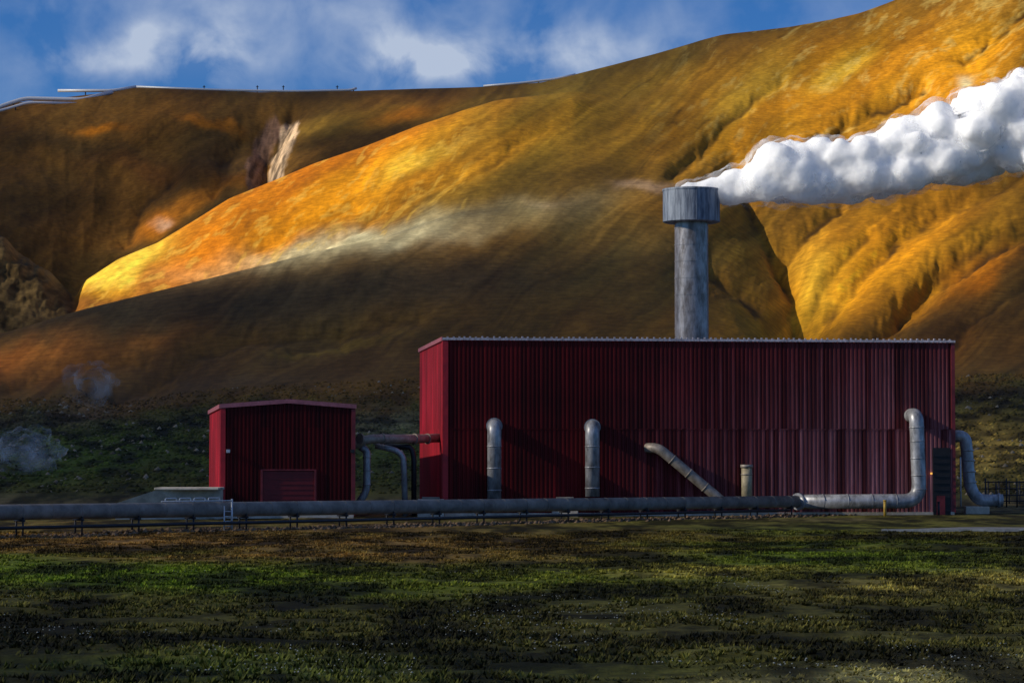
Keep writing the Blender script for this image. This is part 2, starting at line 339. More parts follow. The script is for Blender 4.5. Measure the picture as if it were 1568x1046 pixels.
def terrain_mat(name,near):
    m,nt,bs=new_mat(name)
    at=N(nt,'ShaderNodeAttribute',attribute_name='point_tone'); g=N(nt,'ShaderNodeNewGeometry')
    n1=N(nt,'ShaderNodeTexNoise'); n1.inputs['Scale'].default_value=0.9 if near else 0.22; n1.inputs['Detail'].default_value=6 if near else 4; n1.inputs['Roughness'].default_value=0.72
    nt.links.new(g.outputs['Position'],n1.inputs['Vector'])
    mr=N(nt,'ShaderNodeMapRange'); mr.inputs['From Min'].default_value=0.32; mr.inputs['From Max'].default_value=0.68
    mr.inputs['To Min'].default_value=0.3 if near else 0.72; mr.inputs['To Max'].default_value=1.7 if near else 1.28
    nt.links.new(n1.outputs['Fac'],mr.inputs['Value'])
    vm=N(nt,'ShaderNodeVectorMath',operation='SCALE'); nt.links.new(at.outputs['Color'],vm.inputs[0]); nt.links.new(mr.outputs['Result'],vm.inputs['Scale'])
    nt.links.new(vm.outputs['Vector'],bs.inputs['Base Color'])
    b=N(nt,'ShaderNodeBump'); b.inputs['Strength'].default_value=0.8; b.inputs['Distance'].default_value=0.3 if near else 0.4
    nt.links.new(n1.outputs['Fac'],b.inputs['Height']); nt.links.new(b.outputs['Normal'],bs.inputs['Normal'])
    bs.inputs['Roughness'].default_value=0.95; bs.inputs['Specular IOR Level'].default_value=0.1
    return m
grid_mesh('hills',XG,YG,ZG,C,terrain_mat('rhyolite_soil_and_light',False))
grid_mesh('ground',XN,YN,ZN,CN,terrain_mat('meadow_soil',True))

# ------------------------------------------------------------------ added unseen cloud sheet, density shaped to cast the wanted shade below
H=900.0
def shade_at(px,py,li):
    d=np.full(px.shape,0.91)
    a0=px+60*fbm(px/110,py/110,201,3); b0=py+26*fbm(px/110+3,py/110,205,3)
    a1=px+14*fbm(px/60,py/60,201,3); b1=py+8*fbm(px/60+3,py/60,205,3)
    for (cx,cy,rx,ry,ang,v,stg,l0,l1,sharp) in [
      (180,165,260,26,0,0.5,.8,6.4,9.6,0),(90,250,150,60,0,0.7,.7,6.4,9.6,0),(620,160,180,24,-8,0.5,.8,6.4,9.6,0),(240,335,80,34,-20,.25,.9,6.4,9.6,0),(425,220,46,70,12,.12,.95,6.4,9.6,1),(150,205,60,14,0,.4,.7,6.4,9.6,0),
      (400,330,430,100,-33,0.05,1,4.95,6.4,1),(150,425,110,60,-20,0,1,4.95,6.4,1),(640,330,130,30,-20,.6,.6,4.95,6.4,0),(40,420,70,40,40,.55,.7,4.95,6.6,0),
      (590,376,250,26,-10,0.0,1,0,6.4,1),(780,340,130,24,-4,.45,.8,0,9,0),(850,220,260,80,-28,0.40,.9,4.9,9.6,0),(700,215,160,60,-30,.10,.8,4.9,6.5,0),
      (1300,160,460,125,-26,0.0,1,0,9.6,0),(1080,110,130,55,-30,.45,.6,5,9.6,0),(1370,370,250,95,-25,0.0,1,0,9.6,0),(1100,350,90,50,30,.5,.8,0,9,0),
      (1530,540,150,60,0,0.72,.9,0,9,0),(60,555,130,34,-12,0.4,.85,0,4.9,0),(1090,450,180,50,10,.9,.9,0,9,0),(1520,700,140,60,0,.55,.9,0,9,0)]:
        A_,B_=(a1,b1) if sharp else (a0,b0)
        a=math.radians(ang); dx=A_-cx; dy=B_-cy
        u=(dx*math.cos(a)+dy*math.sin(a))/rx; vv=(-dx*math.sin(a)+dy*math.cos(a))/ry
        m=np.exp(-(u*u+vv*vv)**1.6)*stg*((li>=l0)&(li<=l1)); d=d*(1-m)+v*m
    return d
te=math.tan(EL); sx,sy=sh.x,sh.y
def toQ(X,Y,Z): return X+sx*(H-Z)/te, Y+sy*(H-Z)/te
selr=(PXG>-150)&(PXG<1750)&(YG<2300)
qx,qy=toQ(XG[selr],YG[selr],ZG[selr]); dd=shade_at(PXG[selr],PG[selr],LI[selr]).ravel()
pts=[];ds=[]
gx,gy=np.meshgrid(np.linspace(-140,75,60),np.linspace(30,345,60))
a,b=toQ(gx.ravel(),gy.ravel(),0*gx.ravel()); pts.append((a,b)); 
fd=0.70+0.2*fbm(gx.ravel()/60,gy.ravel()/40,211,3); fd=np.where(gy.ravel()>262,0.55,fd)
ds.append(fd)
gx,gy=np.meshgrid(np.linspace(14,90,40),np.linspace(305,345,20))
a,b=toQ(gx.ravel(),gy.ravel(),36+0*gx.ravel()); pts.append((a,b)); ds.append(0.0*gx.ravel()+0.08)
qx=np.concatenate([qx]+[p[0] for p in pts]); qy=np.concatenate([qy]+[p[1] for p in pts]); dd=np.concatenate([dd]+ds)
cell=9.0; x0,x1,y0,y1=qx.min()-500,qx.max()+500,qy.min()-300,qy.max()+300
nx=int((x1-x0)/cell); ny=int((y1-y0)/cell)
Wt,_,_=np.histogram2d(qx,qy,bins=[nx,ny],range=[[x0,x1],[y0,y1]]); Dt,_,_=np.histogram2d(qx,qy,bins=[nx,ny],range=[[x0,x1],[y0,y1]],weights=dd)
Da=np.where(Wt>0,Dt/np.maximum(Wt,1),0); Wa=(Wt>0).astype(float)
def gb(A,s):
    r=int(3*s)+1; k=np.exp(-0.5*(np.arange(-r,r+1)/s)**2); k/=k.sum()
    A=np.apply_along_axis(lambda v:np.convolve(v,k,mode='same'),0,A); return np.apply_along_axis(lambda v:np.convolve(v,k,mode='same'),1,A)
num=gb(Da,1.2)+1e-3*gb(Da,10)+1e-6*0.6; den=gb(Wa,1.2)+1e-3*gb(Wa,10)+1e-6
D=num/den
xs=np.linspace(x0,x1,nx); ys=np.linspace(y0,y1,ny); GX,GY=np.meshgrid(xs,ys,indexing='ij')
edge=np.clip(np.minimum.reduce([GX-x0,x1-GX,GY-y0,y1-GY])/250,0,1)
D=np.clip(D+0.06*fbm(GX/90,GY/90,221,4),0,0.97)*edge
mc=bpy.data.materials.new('shade_cloud'); mc.use_nodes=True; nt=mc.node_tree; nt.nodes.clear()
out=N(nt,'ShaderNodeOutputMaterial'); mx=N(nt,'ShaderNodeMixShader'); tr=N(nt,'ShaderNodeBsdfTransparent'); df=N(nt,'ShaderNodeBsdfDiffuse'); tl=N(nt,'ShaderNodeBsdfTranslucent'); m2=N(nt,'ShaderNodeMixShader')
df.inputs[0].default_value=(.85,.86,.9,1); tl.inputs[0].default_value=(.5,.55,.65,1); m2.inputs[0].default_value=0.35
at=N(nt,'ShaderNodeAttribute',attribute_name='point_tone'); nt.links.new(at.outputs['Fac'],mx.inputs[0]); nt.links.new(tr.outputs[0],mx.inputs[1])
nt.links.new(df.outputs[0],m2.inputs[1]); nt.links.new(tl.outputs[0],m2.inputs[2]); nt.links.new(m2.outputs[0],mx.inputs[2]); nt.links.new(mx.outputs[0],out.inputs[0])
grid_mesh('shade_cloud_sheet',GX,GY,H+25*fbm(GX/120,GY/120,231,4),np.repeat(D[...,None],3,-1),mc)

# ------------------------------------------------------------------ materials for buildings
def clad_mat(name,col,rib_light=0.0,span=60.0):
    m,nt,bs=new_mat(name)
    def MM(op,a,b=None,clamp=False):
        n=N(nt,'ShaderNodeMath',operation=op); n.use_clamp=clamp
        for i,v in enumerate((a,b)):
            if v is None: continue
            if isinstance(v,(int,float)): n.inputs[i].default_value=v
            else: nt.links.new(v,n.inputs[i])
        return n.outputs[0]
    tc=N(nt,'ShaderNodeTexCoord'); sp=N(nt,'ShaderNodeSeparateXYZ'); nt.links.new(tc.outputs['Object'],sp.inputs[0])
    along=MM('ADD',sp.outputs[0],sp.outputs[1])
    wn=N(nt,'ShaderNodeTexWhiteNoise',noise_dimensions='2D'); cb=N(nt,'ShaderNodeCombineXYZ')
    nt.links.new(MM('FLOOR',MM('DIVIDE',along,0.5)),cb.inputs[0]); nt.links.new(MM('FLOOR',MM('DIVIDE',sp.outputs[2],10.2)),cb.inputs[1]); nt.links.new(cb.outputs[0],wn.inputs['Vector'])
    mp=N(nt,'ShaderNodeMapping'); mp.inputs['Scale'].default_value=(2.2,2.2,0.09); nt.links.new(tc.outputs['Object'],mp.inputs[0])
    ns=N(nt,'ShaderNodeTexNoise'); ns.inputs['Scale'].default_value=1.6; ns.inputs['Detail'].default_value=6; ns.inputs['Roughness'].default_value=.7; nt.links.new(mp.outputs[0],ns.inputs['Vector'])
    n3=N(nt,'ShaderNodeTexNoise'); n3.inputs['Scale'].default_value=0.12; n3.inputs['Detail'].default_value=4; nt.links.new(tc.outputs['Object'],n3.inputs['Vector'])
    v=MM('ADD',MM('MULTIPLY',wn.outputs['Value'],0.7),MM('MULTIPLY',ns.outputs['Fac'],1.3))
    v=MM('MULTIPLY',v,MM('MULTIPLY',n3.outputs['Fac'],1.6))
    vm=N(nt,'ShaderNodeVectorMath',operation='SCALE'); vm.inputs[0].default_value=tuple(col); nt.links.new(v,vm.inputs['Scale'])
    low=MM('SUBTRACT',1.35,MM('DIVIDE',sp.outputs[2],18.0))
    f=MM('MULTIPLY',MM('MULTIPLY',MM('MULTIPLY',MM('SUBTRACT',MM('DIVIDE',sp.outputs[0],span),0.30,True),rib_light),low),MM('MULTIPLY',MM('POWER',ns.outputs['Fac'],2.0),MM('ADD',MM('MULTIPLY',wn.outputs['Value'],1.8),.15)),True)  # pinkish light on the ribs painted in, growing to the right and downward
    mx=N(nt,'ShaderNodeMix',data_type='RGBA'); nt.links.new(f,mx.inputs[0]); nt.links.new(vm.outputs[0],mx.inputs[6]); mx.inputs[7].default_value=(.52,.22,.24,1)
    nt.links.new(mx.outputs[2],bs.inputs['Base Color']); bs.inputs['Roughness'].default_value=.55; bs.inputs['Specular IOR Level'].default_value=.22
    return m
red=np.array([0.125,0.004,0.005])
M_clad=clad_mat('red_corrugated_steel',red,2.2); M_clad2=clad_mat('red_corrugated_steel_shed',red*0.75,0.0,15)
M_sunside=clad_mat('red_steel_sunlit',np.array([.48,.012,.03]))  # brighter copy of the wall red, sunlight on left walls put into colour
M_trim=simple_mat('pale_red_flashing',(.42,.13,.15),.5,0,.3,1.5)
M_redtrim=simple_mat('red_flashing',(.45,.012,.02),.45,0,.3,1.0)
M_dimtrim=simple_mat('dull_red_flashing',(.2,.02,.025),.55,0,.4,1.0)
M_roof=simple_mat('roof_sheet',(.25,.20,.21),.5,0.2,.3,.5)
M_cap=simple_mat('weathered_cap',(.55,.48,.50),.5,0,.6,3)
M_conc=simple_mat('weathered_concrete',(.6,.53,.42),.85,0,.35,.8,bump=.3)
M_pipe=simple_mat('galvanised_pipe',(.34,.34,.35),.42,0.3,.6,1.3,(1,1,.5))
M_pipeT=simple_mat('dull_aluminium_cladding',(.21,.19,.165),.7,0.0,.5,.6,spec=.3)
M_pipeB=simple_mat('brownish_pipe',(.32,.27,.22),.5,0.2,.5,1.2)
M_dark=simple_mat('dark_steel',(.03,.03,.035),.5,.4,.3,2)
M_black=simple_mat('dark_louvre',(.015,.013,.014),.6,0,.3,2)
M_white=simple_mat('galvanised_rail',(.6,.62,.64),.4,.3,.2,2)
M_yel=simple_mat('ochre_paint',(.42,.26,.03),.6,0,.35,2)
M_hill=simple_mat('bright_pipe_cladding',(.8,.8,.82),.4,.1,.1,1)

def corrugated(name,L,z0,z1,mat,parent,pitch=.5,dep=.13,axis='x',sign=-1,off=0.0,ztop=None):
    verts=[];faces=[]; n=int(L/pitch)
    prof=[(0,0),(.18,0),(.30,1),(.70,1),(.82,0)]
    us=[];ds=[]
    for i in range(n):
        for a,b in prof: us.append((i+a)*L/n); ds.append(b*dep)
    us.append(L); ds.append(0)
    for u,d in zip(us,ds):
        zt=z1 if ztop is None else ztop(u)
        for z in (z0,zt):
            verts.append((u,off+sign*d,z) if axis=='x' else (off+sign*d,u,z))
    for i in range(len(us)-1):
        q=(2*i,2*i+2,2*i+3,2*i+1); faces.append(q)
    return mesh_obj(name,verts,faces,mat,parent)

# ------------------------------------------------------------------ turbine hall
TH=math.atan(0.118); Wm=60.1; Dm=33.0; ZB=-1.9; HT=18.7-ZB
hall=empty('red_power_plant_building',(-7.8,300,ZB),TH)
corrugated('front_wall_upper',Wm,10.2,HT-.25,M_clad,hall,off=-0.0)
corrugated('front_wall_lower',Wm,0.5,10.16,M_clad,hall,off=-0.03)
corrugated('left_wall',Dm,0.5,HT-.25,M_sunside,hall,axis='y',off=0,pitch=.6,dep=.1)
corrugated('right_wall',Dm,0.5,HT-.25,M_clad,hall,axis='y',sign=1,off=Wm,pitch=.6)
mesh_obj('back_wall',[(0,Dm,0),(Wm,Dm,0),(Wm,Dm,HT),(0,Dm,HT)],[(1,0,3,2)],M_clad,hall)
box('plinth',(.05,-.25,-1.5),(Wm-.05,Dm,.5),M_conc,hall)
mesh_obj('roof',[(0,0,HT-.2),(Wm,0,HT-.2),(Wm,Dm/2,HT+.3),(0,Dm/2,HT+.3),(Wm,Dm,HT-.2),(0,Dm,HT-.2)],[(0,1,2,3),(3,2,4,5),(0,3,5),(1,4,2)],M_roof,hall)
box('parapet_front',(-.2,-.3,HT-.26),(Wm+.2,-.135,HT+.0),M_cap,hall)
box('parapet_left',(-.3,-.1,HT-.35),(-.12,Dm,HT+.1),M_trim,hall)
for i in range(90):
    x=.4+i*(Wm-.8)/89+random.uniform(-.1,.1); box('roof_bolt_%d'%i,(x-.1,-.30,HT+.01),(x+.1,-.14,HT+.12+.08*random.random()),M_cap,hall)
box('corner_flashing_left',(-.16,-.22,.4),(.45,-.135,HT-.35),M_redtrim,hall)
box('corner_flashing_side',(-.2,-.13,.4),(-.12,.7,HT-.36),M_redtrim,hall)
box('corner_flashing_right',(Wm-.3,-.22,.4),(Wm+.14,-.14,HT-.35),M_dimtrim,hall)
box('mid_seam',(.5,-.20,10.1),(Wm-.4,-.165,10.18),M_clad,hall)
box('louvre_panel',(Wm-2.6,-.26,.1),(Wm-.5,-.17,8.0),M_black,hall)
for i in range(9): box('louvre_blade_%d'%i,(Wm-2.55,-.34,.6+i*.8),(Wm-.55,-.265,.72+i*.8),M_dark,hall)
box('door_leaf',(Wm-2.2,-.36,.1),(Wm-1.2,-.345,2.4),M_dimtrim,hall)
ml,nt,bs=new_mat('lamp_glow'); bs.inputs['Base Color'].default_value=(.8,.4,.1,1); bs.inputs['Emission Color'].default_value=(1,.5,.08,1); bs.inputs['Emission Strength'].default_value=1.0
box('wall_lamp',(Wm-2.9,-.42,4.9),(Wm-2.72,-.2,5.1),ml,hall)

# ------------------------------------------------------------------ smaller shed
T2=math.atan(.148); W2=14.7; D2=40.0; z2=-1.9; E2=10.8-z2; R2=11.38-z2
shed=empty('red_industrial_shed',(-32.2,290,z2),T2)
zt=lambda u: E2-.12+(R2-E2)*(1-abs(u-W2/2)/(W2/2))
corrugated('front_wall_left',4.4,.5,0,M_clad2,shed,ztop=zt,pitch=.44)
o=corrugated('front_wall_mid',6.0,5.5,0,M_clad2,shed,ztop=lambda u:zt(u+4.4),pitch=.44); o.location.x=4.4
o=corrugated('front_wall_right',W2-10.4,.5,0,M_clad2,shed,ztop=lambda u:zt(u+10.4),pitch=.44); o.location.x=10.4
corrugated('left_wall',D2,.5,E2-.1,M_sunside,shed,axis='y',pitch=.6,dep=.1)
corrugated('right_wall',D2,.5,E2-.1,M_clad2,shed,axis='y',sign=1,off=W2,pitch=.6)
mesh_obj('back_wall',[(0,D2,0),(W2,D2,0),(W2,D2,E2),(W2/2,D2,R2),(0,D2,E2)],[(1,0,4,3,2)],M_clad2,shed)
mesh_obj('roof',[(-.2,-.1,E2),(W2/2,-.1,R2),(W2+.2,-.1,E2),(-.2,D2,E2),(W2/2,D2,R2),(W2+.2,D2,E2)],[(0,1,4,3),(1,2,5,4)],M_roof,shed)
for nm,xa,xb,za,zb in (('verge_left',-.25,W2/2,E2,R2),('verge_right',W2/2,W2+.25,R2,E2)):
    mesh_obj(nm,[(xa,-.28,za-.38),(xb,-.28,zb-.38),(xb,-.28,zb+.08),(xa,-.28,za+.08),(xa,-.14,za-.38),(xb,-.14,zb-.38),(xb,-.14,zb+.08),(xa,-.14,za+.08)],
        [(0,1,2,3),(3,2,6,7),(0,4,5,1),(0,3,7,4),(1,5,6,2)],M_trim,shed)
box('eave_left',(-.32,-.1,E2-.4),(-.12,D2,E2+.06),M_trim,shed)
box('corner_flashing',(-.15,-.2,.4),(.4,-.135,E2-.45),M_redtrim,shed); box('corner_flashing_b',(W2-.3,-.2,.4),(W2+.14,-.135,E2-.45),M_dimtrim,shed)
box('plinth',(.05,-.3,-1.2),(W2-.05,D2,.5),M_conc,shed)
door=simple_mat('red_door_steel',(.17,.007,.010),.5,0,.25,1.0)
box('roller_door',(4.55,-.06,.5),(10.25,.05,5.35),door,shed)
for i in range(1,9): box('door_rib_%d'%i,(4.6,-.10,.5+i*.56),(10.2,-.065,.56+i*.56),door,shed)
for nm,lo,hi in (('door_jamb_l',(4.3,-.26,.5),(4.54,-.07,5.4)),('door_jamb_r',(10.26,-.26,.5),(10.5,-.07,5.4)),('door_head',(4.3,-.26,5.41),(10.5,-.07,5.56))): box(nm,lo,hi,M_dimtrim,shed)
box('lamp_left',(.5,-.6,7.4),(.9,-.21,7.75),M_white,shed); box('lamp_right',(W2-.4,-.6,7.4),(W2,-.21,7.75),M_dark,shed)

# ------------------------------------------------------------------ chimney
def lathe(name,prof,mat,parent,n=64,loc=(0,0,0)):
    v=[];f=[]
    for r,z in prof:
        for k in range(n):
            a=2*math.pi*k/n; v.append((r*math.cos(a),r*math.sin(a),z))
    for i in range(len(prof)-1):
        for k in range(n):
            k2=(k+1)%n; f.append((i*n+k,i*n+k2,(i+1)*n+k2,(i+1)*n+k))
    o=mesh_obj(name,v,f,mat,parent,True); o.location=loc
    e=o.modifiers.new('es','EDGE_SPLIT'); e.split_angle=math.radians(35); return o
def stack_mat(name,a,b,metal,rough,zs=.22,sc=1.1):
    m,nt,bs=new_mat(name); tc=N(nt,'ShaderNodeTexCoord'); mp=N(nt,'ShaderNodeMapping'); mp.inputs['Scale'].default_value=(1.6,1.6,zs); nt.links.new(tc.outputs['Object'],mp.inputs[0])
    n1=N(nt,'ShaderNodeTexNoise'); n1.inputs['Scale'].default_value=sc; n1.inputs['Detail'].default_value=8; n1.inputs['Roughness'].default_value=.68; nt.links.new(mp.outputs[0],n1.inputs['Vector'])
    cr=N(nt,'ShaderNodeValToRGB'); cr.color_ramp.elements[0].position=.38; cr.color_ramp.elements[1].position=.6; cr.color_ramp.elements[0].color=tuple(a)+(1,); cr.color_ramp.elements[1].color=tuple(b)+(1,)
    nt.links.new(n1.outputs['Fac'],cr.inputs[0]); nt.links.new(cr.outputs[0],bs.inputs['Base Color'])
    bs.inputs['Metallic'].default_value=metal; bs.inputs['Roughness'].default_value=rough
    b=N(nt,'ShaderNodeBump'); b.inputs['Strength'].default_value=.6; b.inputs['Distance'].default_value=.12; nt.links.new(n1.outputs['Fac'],b.inputs['Height']); nt.links.new(b.outputs['Normal'],bs.inputs['Normal'])
    return m
M_st=stack_mat('stained_stack_metal',(.13,.11,.10),(.34,.32,.32),.4,.36,.5,.8); M_dr=stack_mat('stained_drum',(.06,.08,.12),(.27,.31,.37),.1,.7)
CY=320.0; CXw=(1059.5-CX)*K*CY
ch=empty('chimney_stack',(CXw,CY,0))
zd=zat(341,CY); ztp=zat(290,CY); zr=17.0
lathe('shaft',[(2.08,zr),(2.06,zd+.3)],M_st,ch)
for i in range(8):
    z=zr+1.7+i*2.05
    if z<zd-.3: lathe('shaft_seam_%d'%i,[(2.06,z-.06),(2.11,z-.06),(2.11,z+.06),(2.06,z+.06)],M_st,ch)
lathe('drum',[(2.05,zd+.15),(3.2,zd),(3.5,zd+.12),(3.5,ztp),(3.28,ztp),(3.25,zd+1.0),(1.8,zd+.9)],M_dr,ch)
lathe('drum_rim',[(3.5,ztp-.18),(3.56,ztp-.18),(3.56,ztp+.06),(3.24,ztp+.06)],M_dr,ch)
for i in range(16):
    a=2*math.pi*(i+.3)/16
    o=box('drum_stave_%d'%i,(3.49,-.03,zd+.16),(3.52,.03,ztp-.2),M_dr,ch); o.rotation_euler=(0,0,a)
lathe('roof_collar',[(2.5,zr-.5),(2.5,zr+2.0),(2.08,zr+2.3)],M_dark,ch)

# ------------------------------------------------------------------ pipes on the hall front
def F(px,off):
    a=(px-CX)*K; t=(a*(300-off)+7.8)/(1-.118*a); return -7.8+t, 300-off+.118*t
def pt(px,py,off):
    x,y=F(px,off); return Vector((x,y,zat(py,y)))
def riser(name,px,ptop,pbot,r,off,mat):
    e=empty(name); a=pt(px,ptop,-.1); b=pt(px,ptop,off); c=pt(px,pbot,off); a.z=b.z
    tube('riser_pipe',[a,b,c],r,mat,e,bend=1.5,n=28)
    for k,t in enumerate((.12,.42,.72)): band('joint_%d'%k,c+(b-c)*t,(0,0,1),r+.04,.14,mat,e)
    band('wall_collar',a+(b-a)*.25,b-a,r+.14,.2,mat,e); return e
riser('steam_riser_pipe',757,652,764,.80,1.9,M_pipe)
riser('steam_riser_pipe.001',907,654,760,.82,1.9,M_pipe)
e=empty('slanted_steam_pipe')
a=pt(990,686,-.1);b=pt(1008,686,1.0);c=pt(1092,756,1.6);d=pt(1110,772,1.8)
tube('slanted_pipe',[a,b,c,d],.58,M_pipeB,e,bend=1.2,n=24)
for t in (.25,.55,.85): band('joint_%d'%int(t*100),b+(c-b)*t,c-b,.63,.16,M_pipeB,e)
e=empty('vent_post'); a=pt(1143,770,1.6); b=pt(1143,713,1.6)
tube('post',[a,b],.62,simple_mat('ochre_vent',(.40,.33,.20),.6,.1,.35,2),e,n=24); band('cap',b+Vector((0,0,-.05)),(0,0,1),.74,.35,M_pipeB,e); band('ring',b+Vector((0,0,-1.0)),(0,0,1),.68,.12,M_pipeB,e)
e=empty('steam_return_pipe')
a=pt(1394,636,-.1);b=pt(1403,636,1.9);c=pt(1407,767,1.9); a.z=b.z
d=pt(1222,768,2.4)
tube('return_pipe',[a,b,c,d],.84,M_pipe,e,bend=2.0,n=28)
for k,t in enumerate((.14,.3,.5,.7,.86)): band('joint_%d'%k,b+(c-b)*t,c-b,.89,.14,M_pipe,e)
for k,t in enumerate((.2,.4,.6,.8)): band('hjoint_%d'%k,c+(d-c)*t,d-c,.88,.12,M_pipe,e)
jn=d
pl=empty('steam_pipeline')
B=Vector((-44,225,.27)); Cc=jn+Vector((0,0,.03)); 
A=B+(B-Cc)*1.1; A.z=.35
tube('pipeline_cladding',[A,B,Cc],.68,M_pipeT,pl,bend=.5,n=32)
dirp=(Cc-B).normalized(); Lp=(Cc-B).length
i=0; s=-60.0
perp=Vector((-dirp.y,dirp.x,0))
def gzs(x,y): return float(gz(np.array([x]),np.array([y]))[0])
while s<Lp-1:
    p=B+dirp*s
    band('cladding_joint_%d'%i,p,dirp,.695,.10,M_pipeT,pl)
    if i%2==0:
        g=gzs(p.x,p.y)
        for q in (-.5,.5):
            c0=p+perp*q; tube('support_leg_%d_%d'%(i,int(q*2)),[(c0.x,c0.y,g-.3),(c0.x,c0.y,p.z-.45)],.09,M_dark,pl,n=8)
        tube('support_beam_%d'%i,[p+perp*-.75+Vector((0,0,-.74)),p+perp*.75+Vector((0,0,-.74))],.1,M_dark,pl,n=8)
    s+=3.1; i+=1
band('reducer',Cc,dirp,.98,.5,M_pipe,pl)
sp=empty('condensate_pipe'); off=-perp*1.2
pA=B-dirp*60+off; pC=B+dirp*(Lp*.97)+off; pA.z=pC.z=-1.05
tube('thin_pipe',[pA,pC],.16,M_dark,sp,n=10)
dm=empty('concrete_duct'); pA=from_px(178,768,284); pB=from_px(240,750,284); pC=from_px(338,750,287); zb=-2
v=[];off=3.2
for dy in (0,off):
    v+=[(pA.x,pA.y+dy,zb),(pA.x,pA.y+dy,pA.z-.2),(pB.x,pB.y+dy,pB.z),(pC.x,pC.y+dy,pB.z),(pC.x,pC.y+dy,zb)]
mesh_obj('duct_body',v,[(0,4,3,2,1),(5,6,7,8,9),(1,2,7,6),(2,3,8,7),(3,4,9,8),(0,1,6,5)],M_conc,dm)
box('duct_lip',(pB.x-.2,pB.y-.15,pB.z+.003),(pC.x+.15,pC.y+3.4,pB.z+.25),M_conc,dm,.05)
for px,nm in ((660,'valve_box'),(865,'valve_box.001')):
    e=empty(nm); q=pt(px,764,2.6); box('box',(q.x-1.5,q.y-.6,-1.9),(q.x+1.5,q.y+.6,q.z),M_conc,e,.08); box('lid',(q.x-1.0,q.y-.4,q.z+.003),(q.x+1.0,q.y+.4,q.z+.25),M_pipeT,e,.05)
st=empty('pipeline_stile')
def onp(px,o=0):
    a=(px-CX)*K; s=(a*B.y-B.x)/(dirp.x-a*dirp.y); p=B+dirp*s; return p+Vector((perp.x,perp.y,0))*(-o)
for i in range(4):
    p0=onp(254+i*22); p1=onp(271+i*22); q0=Vector(p0);q1=Vector(p1); zt0=p0.z+.68
    tube('hoop_%d'%i,[(q0.x,q0.y,zt0),(q0.x,q0.y,zt0+.38),(q1.x,q1.y,zt0+.38),(q1.x,q1.y,zt0)],.05,M_white,st,bend=.15,n=8)
p=onp(346,.95); g=gzs(p.x,p.y)
tube('post',[(p.x,p.y,g-.2),(p.x,p.y,1.15)],.09,M_white,st,n=10)
q=onp(238,.95); tube('top_rail',[(q.x,q.y,1.0),(p.x,p.y,1.0)],.06,M_white,st,n=8)
q2=onp(340,.95); tube('post_b',[(q2.x-.35,q2.y,g-.2),(q2.x-.35,q2.y,.5)],.07,M_white,st,n=8)
for k in range(4): tube('rung_%d'%k,[(q2.x-.35,q2.y,g+.4+k*.45),(p.x,p.y,g+.4+k*.45)],.04,M_white,st,n=6)
e=empty('link_pipe')
a=from_px(536,683,296);b=from_px(562,672,296);c=from_px(640,672,302);d=from_px(690,670,306)
a.z=zat(684,296)
tube('link_main',[a,b,c,d],.52,M_pipeB,e,bend=1.2,n=24)
for px in (552,585,635,655): band('link_flange_%d'%px,b+(c-b)*((px-562)/78),c-b,.62,.18,M_pipeB,e)
tube('link_lower',[from_px(575,682,299),from_px(608,690,299),from_px(618,700,299),from_px(621,790,299)],.34,M_pipe,e,bend=1.2,n=16)
tube('link_lower_b',[from_px(590,684,301),from_px(630,684,301),from_px(634,700,301),from_px(634,790,301)],.30,M_dark,e,bend=1.2,n=16)
e=empty('drain_pipe'); tube('drain',[from_px(552,684,296.5),from_px(562,690,296.5),from_px(562,752,296.5),from_px(548,772,296.5)],.42,M_pipe,e,bend=1.4,n=20)
for z in (700,720,742): band('drain_joint_%d'%z,from_px(562,z,296.5),(0,0,1),.47,.14,M_pipe,e)
e=empty('stub_pipe'); tube('stub',[from_px(586,684,300.5),from_px(586,674,300.5)],.3,M_dark,e,n=12); band('stub_cap',from_px(586,677,300.5),(0,0,1),.4,.2,M_pipe,e)
e=empty('steam_outlet_pipe'); Yr=311
tube('outlet',[from_px(1455,668,Yr),from_px(1478,668,Yr),from_px(1484,745,Yr),from_px(1496,766,Yr),from_px(1534,766,Yr)],.72,M_pipe,e,bend=1.8,n=24)
for z in (690,705,722,738): band('outlet_joint_%d'%z,from_px(1479.5+(z-668)*.07,z,Yr),(0.02,0,-1),.80,.16,M_pipe,e)
band('outlet_end',from_px(1528,766,Yr),(1,0,0),.85,.25,M_pipe,e)
tube('outlet_rod',[from_px(1470,700,Yr-1),from_px(1470,775,Yr-1)],.1,M_white,e,n=8)
box('outlet_pedestal',tuple(from_px(1476,0,Yr).xy-Vector((0,.8)))+(-2,),tuple(from_px(1512,0,Yr).xy+Vector((0,.8)))+(zat(775,Yr),),M_conc,e,.05)
e=empty('pipe_rack'); Yk=345
for i,px in enumerate((1508,1524,1540,1556,1572,1588)):
    tube('rack_post_%d'%i,[from_px(px,786,Yk),from_px(px,732+(i%2)*5,Yk)],.10,M_dark,e,n=8)
    tube('rack_post_back_%d'%i,[from_px(px+4,786,Yk+4),from_px(px+4,736,Yk+4)],.10,M_dark,e,n=8)
for j,py in enumerate((738,748,758,767)): tube('rack_rail_%d'%j,[from_px(1506,py,Yk),from_px(1600,py,Yk)],.08,M_dark,e,n=8)
e=empty('yellow_marker_post'); q=pt(1354,797,4.2); tube('post',[(q.x,q.y,-2),(q.x,q.y,zat(766,q.y))],.17,M_yel,e,n=12); band('cap',(q.x,q.y,zat(766,q.y)),(0,0,1),.21,.12,M_yel,e)
e=empty('bollard'); q=pt(1436,790,2.0); tube('post',[(q.x,q.y,-2),(q.x,q.y,-.2)],.14,M_dark,e,n=10); band('cap',(q.x,q.y,-.2),(0,0,1),.18,.1,M_dark,e)

